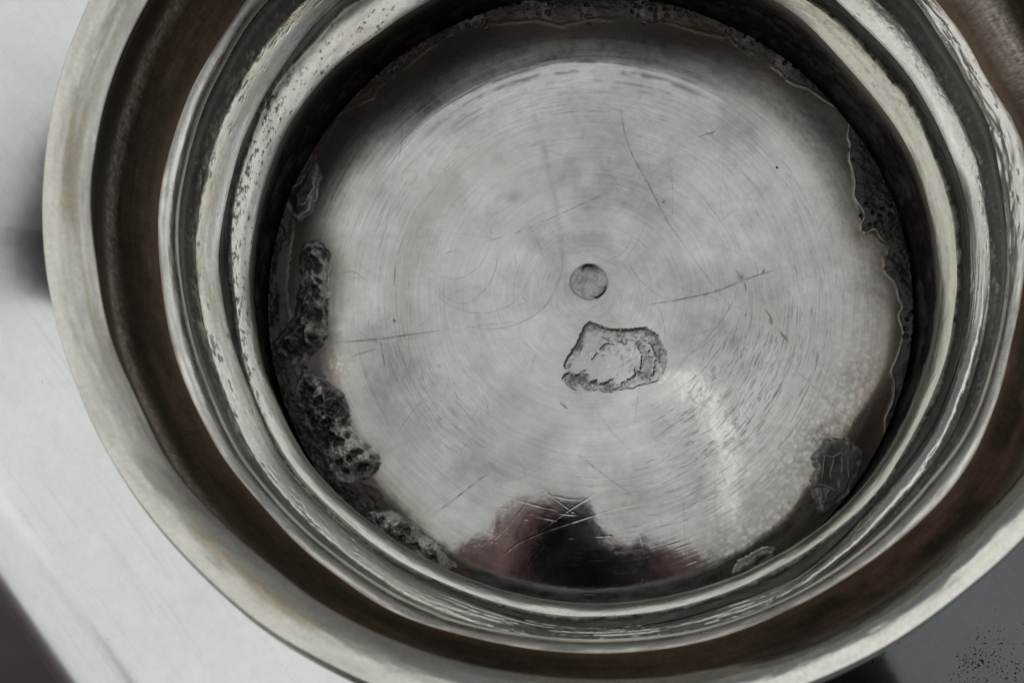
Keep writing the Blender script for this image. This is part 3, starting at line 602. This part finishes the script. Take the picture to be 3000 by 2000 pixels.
# ================================================================== TABLE
m, N, L, p = mk('dark stained wood')
tc = N.new('ShaderNodeTexCoord'); mp = N.new('ShaderNodeMapping'); mp.inputs['Scale'].default_value = (3, 40, 3); nz_ = N.new('ShaderNodeTexNoise'); nz_.inputs['Scale'].default_value = 4; nz_.inputs['Detail'].default_value = 8
L.new(tc.outputs['Object'], mp.inputs[0]); L.new(mp.outputs[0], nz_.inputs['Vector'])
rp = N.new('ShaderNodeValToRGB'); rp.color_ramp.elements[0].color = (.040, .024, .022, 1); rp.color_ramp.elements[1].color = (.085, .055, .050, 1)
L.new(nz_.outputs['Fac'], rp.inputs[0]); L.new(rp.outputs[0], p.inputs['Base Color']); p.inputs['Roughness'].default_value = .55
bm = bmesh.new(); bmesh.ops.create_cube(bm, size=1)
for v in bm.verts: v.co = Vector((v.co.x*26, v.co.y*15+1.5, v.co.z*.5-3.45))*S
bmesh.ops.bevel(bm, geom=bm.edges[:], offset=.06*S, segments=2, affect='EDGES')
me = bpy.data.meshes.new('table'); bm.to_mesh(me); bm.free(); me.materials.append(m)
table = bpy.data.objects.new('table', me); COL.objects.link(table); table['kind'] = 'structure'

# ================================================================== unseen grey panel, added and shaped for its reflection on the body's left shoulder
m, N, L, p = mk('grey painted panel'); nz_ = N.new('ShaderNodeTexNoise'); nz_.inputs['Scale'].default_value = 25
rp = N.new('ShaderNodeValToRGB'); rp.color_ramp.elements[0].color = (.36, .37, .42, 1); rp.color_ramp.elements[1].color = (.46, .47, .53, 1); L.new(nz_.outputs['Fac'], rp.inputs[0]); L.new(rp.outputs[0], p.inputs['Base Color']); p.inputs['Roughness'].default_value = .7
m2, N, L, p = mk('dark painted batten'); p.inputs['Base Color'].default_value = (.10, .10, .12, 1); p.inputs['Roughness'].default_value = .6
hp = tag(empty('reflection_panel', (-4.62, 2.3, 5)), 'unseen blue grey panel with dark battens, added for its reflection at the left edge of the silver body', 'panel')
def slab(name, pts, z0, z1, mat):
    bm = bmesh.new(); a = [bm.verts.new(((x+6.6)*.515, (y-3.9)*.515, z0)) for x, y in pts]; b = [bm.verts.new(((x+6.6)*.515, (y-3.9)*.515, z1)) for x, y in pts]
    bm.faces.new(a[::-1]); bm.faces.new(b)
    for i in range(len(pts)): j = (i+1) % len(pts); bm.faces.new((a[i], a[j], b[j], b[i]))
    for v in bm.verts: v.co *= S
    me = bpy.data.meshes.new(name); bm.to_mesh(me); bm.free(); me.materials.append(mat)
    o = bpy.data.objects.new(name, me); COL.objects.link(o); o.parent = hp; return o
slab('panel_board', [(-6.6, 6.5), (-7.15, 5.5), (-7.6, 4.4), (-7.9, 3.35), (-8.1, 2.45), (-5.4, 2.2), (-5.4, 6.7)], 0, .12, m)
slab('batten', [(-7.85, 3.42), (-7.86, 3.28), (-5.4, 3.50), (-5.4, 3.66)], -.06, -.004, m2)
slab('batten', [(-7.22, 3.40), (-7.10, 3.41), (-7.28, 2.74), (-7.40, 2.75)], -.06, -.004, m2)

# ================================================================== the photographer and the camera (mirrored in the silver)
def plain(name, col, rough, metal=0, ns=300, amt=.25):
    m, N, L, p = mk(name); nz = N.new('ShaderNodeTexNoise'); nz.inputs['Scale'].default_value = ns; nz.inputs['Detail'].default_value = 5
    tc = N.new('ShaderNodeTexCoord'); L.new(tc.outputs['Object'], nz.inputs['Vector'])
    rp = N.new('ShaderNodeValToRGB'); rp.color_ramp.elements[0].color = tuple(c*(1-amt) for c in col)+(1,); rp.color_ramp.elements[1].color = tuple(c*(1+amt) for c in col)+(1,)
    L.new(nz.outputs['Fac'], rp.inputs[0]); L.new(rp.outputs[0], p.inputs['Base Color']); p.inputs['Roughness'].default_value = rough; p.inputs['Metallic'].default_value = metal
    return m
M_BLACK = plain('black camera leatherette', (.012, .012, .013), .55); M_SKIN = plain('skin', (.86, .52, .51), .5, ns=60, amt=.12)
M_CLOTH = plain('black knit', (.010, .010, .012), .9); M_TROU = plain('dark denim', (.02, .022, .03), .9); M_HAIR = plain('dark brown hair', (.03, .02, .015), .6); M_GLASS = plain('coated lens glass', (.01, .01, .015), .05)
CM = Matrix(((CR[0], CU[0], -CF[0], CC[0]), (CR[1], CU[1], -CF[1], CC[1]), (CR[2], CU[2], -CF[2], CC[2]), (0, 0, 0, 1)))
def camobj(name, bm, mat, parent):
    for v in bm.verts: v.co = v.co*S*.75
    me = bpy.data.meshes.new(name); bm.to_mesh(me); bm.free(); me.materials.append(mat)
    for f in me.polygons: f.use_smooth = len(f.vertices) == 4 and name in ('lens_barrel', 'focus_ring')
    o = bpy.data.objects.new(name, me); COL.objects.link(o); o.parent = parent
    return o
def bbox(x0, x1, y0, y1, z0, z1, bev=.08, taper=1):
    bm = bmesh.new(); bmesh.ops.create_cube(bm, size=1)
    for v in bm.verts:
        t = taper if v.co.y > 0 else 1
        v.co = Vector(((x0+x1)/2+v.co.x*(x1-x0)*t, (y0+y1)/2+v.co.y*(y1-y0), (z0+z1)/2+v.co.z*(z1-z0)))
    bmesh.ops.bevel(bm, geom=bm.edges[:], offset=bev, segments=3, affect='EDGES'); return bm
def lathe(pts, n=48):
    bm = bmesh.new(); rows = [[bm.verts.new((r*math.cos(6.283185*i/n), r*math.sin(6.283185*i/n), z)) for i in range(n)] for r, z in pts]
    for a, b in zip(rows, rows[1:]):
        for i in range(n): bm.faces.new((a[i], a[(i+1) % n], b[(i+1) % n], b[i]))
    return bm
camera_thing = tag(empty('camera'), 'black camera in the photographer\'s hands, mirrored in the lower base plate', 'camera')
camera_thing.matrix_world = Matrix.Translation(Vector(CC-.10*CR)*S) @ CM.to_3x3().to_4x4()
camobj('camera_body', bbox(-1.35, 1.25, -.95, .14, 1.30, 2.15), M_BLACK, camera_thing)
camobj('prism_hump', bbox(-.46, .46, .12, 1.00, 1.25, 2.1, .06, .78), M_BLACK, camera_thing)
camobj('lens_barrel', lathe([(.40, .30), (.48, .12), (.60, .10), (.64, .16), (.64, .62), (.66, .64), (.66, 1.05), (.60, 1.10), (.60, 1.31)]), M_BLACK, camera_thing)
camobj('lens_glass', lathe([(.001, .34), (.2, .33), (.41, .29)]), M_GLASS, camera_thing)
camobj('shutter_button', lathe([(.001, .0), (.12, .0), (.12, .1)]), M_BLACK, camera_thing).location = Vector((.9, .24, 1.6))*S

def skin_mesh(name, chains, mat, parent=None, sub=2, root=0):
    """chains of (point in metres, radius); equal points are shared so that limbs join"""
    key = {}; vs_ = []; rad = []; ed = []
    for ch in chains:
        prev = None
        for p_, r_ in ch:
            k = tuple(round(c, 4) for c in p_)
            if k not in key: key[k] = len(vs_); vs_.append(p_); rad.append(r_)
            i = key[k]
            if prev is not None and prev != i: ed.append((prev, i))
            prev = i
    me = bpy.data.meshes.new(name); me.from_pydata([tuple(v) for v in vs_], ed, []); me.materials.append(mat)
    o = bpy.data.objects.new(name, me); COL.objects.link(o)
    sk = o.modifiers.new('skin', 'SKIN'); sk.use_smooth_shade = True
    for i, d in enumerate(me.skin_vertices[0].data): d.radius = (rad[i], rad[i]); d.use_root = i == root
    sb = o.modifiers.new('sub', 'SUBSURF'); sb.levels = sub; sb.render_levels = sub
    if parent: o.parent = parent
    return o
cw = lambda x, y, z: tuple((CM @ (Vector((x, y, z))*.75))*S)       # camera frame (U) -> world metres
pelvis = (.01, -.72, -.02); waist = (.01, -.66, .14); chest = (.01, -.46, .38); neck = (.01, -.33, .47); hd0 = (.008, -.25, .50); hd1 = (.005, -.19, .50); hd2 = (.004, -.155, .475)
def arm(sx, sh, el, wr_): return [(chest, .13), (sh, .062), (el, .043), (wr_, .028)]
shL, elL, wrL = (-.17, -.40, .41), (-.27, -.30, .22), cw(-1.75, -.55, 1.2)
shR, elR, wrR = (.19, -.40, .41), (.28, -.30, .24), cw(2.0, -.6, 1.7)
palmL = cw(-1.05, -.15, 1.05); palmR = cw(1.30, -.30, 2.45)
def fingers(palm, tips, fs=.85):
    out = []
    for pts in tips: out.append([(palm, .024)]+[(cw(*p_), r_*fs) for p_, r_ in pts])
    return out
FL = fingers(palmL, [[((-.85, .30, .85), .012), ((-.62, .66, .75), .0095), ((-.28, .80, .70), .0085)],
                     [((-.78, .10, .72), .012), ((-.80, .48, .45), .0095), ((-.45, .68, .36), .0085)],
                     [((-.85, -.15, .62), .012), ((-.86, .22, .28), .0095), ((-.66, .44, .20), .008)],
                     [((-.95, -.40, .60), .011), ((-.92, -.10, .28), .0085), ((-.74, .08, .16), .0075)],
                     [((-1.15, .25, 1.25), .014), ((-1.0, .68, 1.3), .011), ((-.66, .86, 1.3), .009)]], 1.4)
FR = fingers(palmR, [[((1.35, .10, 2.35), .012), ((1.15, .10, 1.75), .010), ((.80, .22, 1.55), .009)],
                     [((1.42, .05, 2.2), .012), ((1.44, .08, 1.8), .0095), ((1.32, .06, 1.4), .0085)],
                     [((1.42, -.28, 2.2), .012), ((1.44, -.26, 1.8), .0095), ((1.32, -.26, 1.42), .008)],
                     [((1.40, -.58, 2.25), .011), ((1.42, -.56, 1.85), .0085), ((1.32, -.56, 1.5), .0075)],
                     [((1.05, .02, 2.55), .014), ((.78, .10, 2.55), .011), ((.5, .08, 2.45), .009)]], .6)
legs = [[(pelvis, .13), ((sx*.10, -.73, -.12), .085), ((sx*.12, -.70, -.47), .058), ((sx*.12, -.76, -.86), .042), ((sx*.13, -.66, -.885), .032)] for sx in (-1, 1)]
spine = [(pelvis, .13), (waist, .125), (chest, .13), (neck, .055), (hd0, .075), (hd1, .092), (hd2, .075), ((.004, -.135, .445), .028)]
person = skin_mesh('person', [spine, arm(-1, shL, elL, wrL)+[(palmL, .026)], arm(1, shR, elR, wrR)+[(palmR, .026)]]+FL+FR+legs, M_SKIN)
tag(person, 'photographer in black leaning over the vessel, mirrored pink and black in its base', 'person')
e = 1.16
skin_mesh('jacket', [[(pelvis, .148), (waist, .145), (chest, .15), ((.01, -.37, .445), .075)]]+[[(chest, .15), (sh, .075), (el, .055), (tuple(np.array(el)*.25+np.array(wr_)*.75), .042)] for sh, el, wr_ in ((shL, elL, wrL), (shR, elR, wrR))], M_CLOTH, person)
skin_mesh('trousers', [[(pelvis, .146), ((sx*.10, -.73, -.13), .10), ((sx*.12, -.70, -.47), .075), ((sx*.12, -.76, -.84), .062)] for sx in (-1, 1)], M_TROU, person)
skin_mesh('hair', [[((.008, -.275, .545), .06), ((.006, -.22, .565), .07), ((.005, -.165, .545), .05)], [((.006, -.22, .565), .07), ((.075, -.23, .53), .035)], [((.006, -.22, .565), .07), ((-.065, -.23, .53), .035)]], M_HAIR, person)
fm = plain('dark floorboards', (.05, .04, .035), .6)
bm = bmesh.new(); bmesh.ops.create_grid(bm, x_segments=2, y_segments=2, size=2.5)
for v in bm.verts: v.co.z = -.93
me = bpy.data.meshes.new('floor'); bm.to_mesh(me); bm.free(); me.materials.append(fm)
fl = bpy.data.objects.new('floor', me); COL.objects.link(fl); fl['kind'] = 'structure'
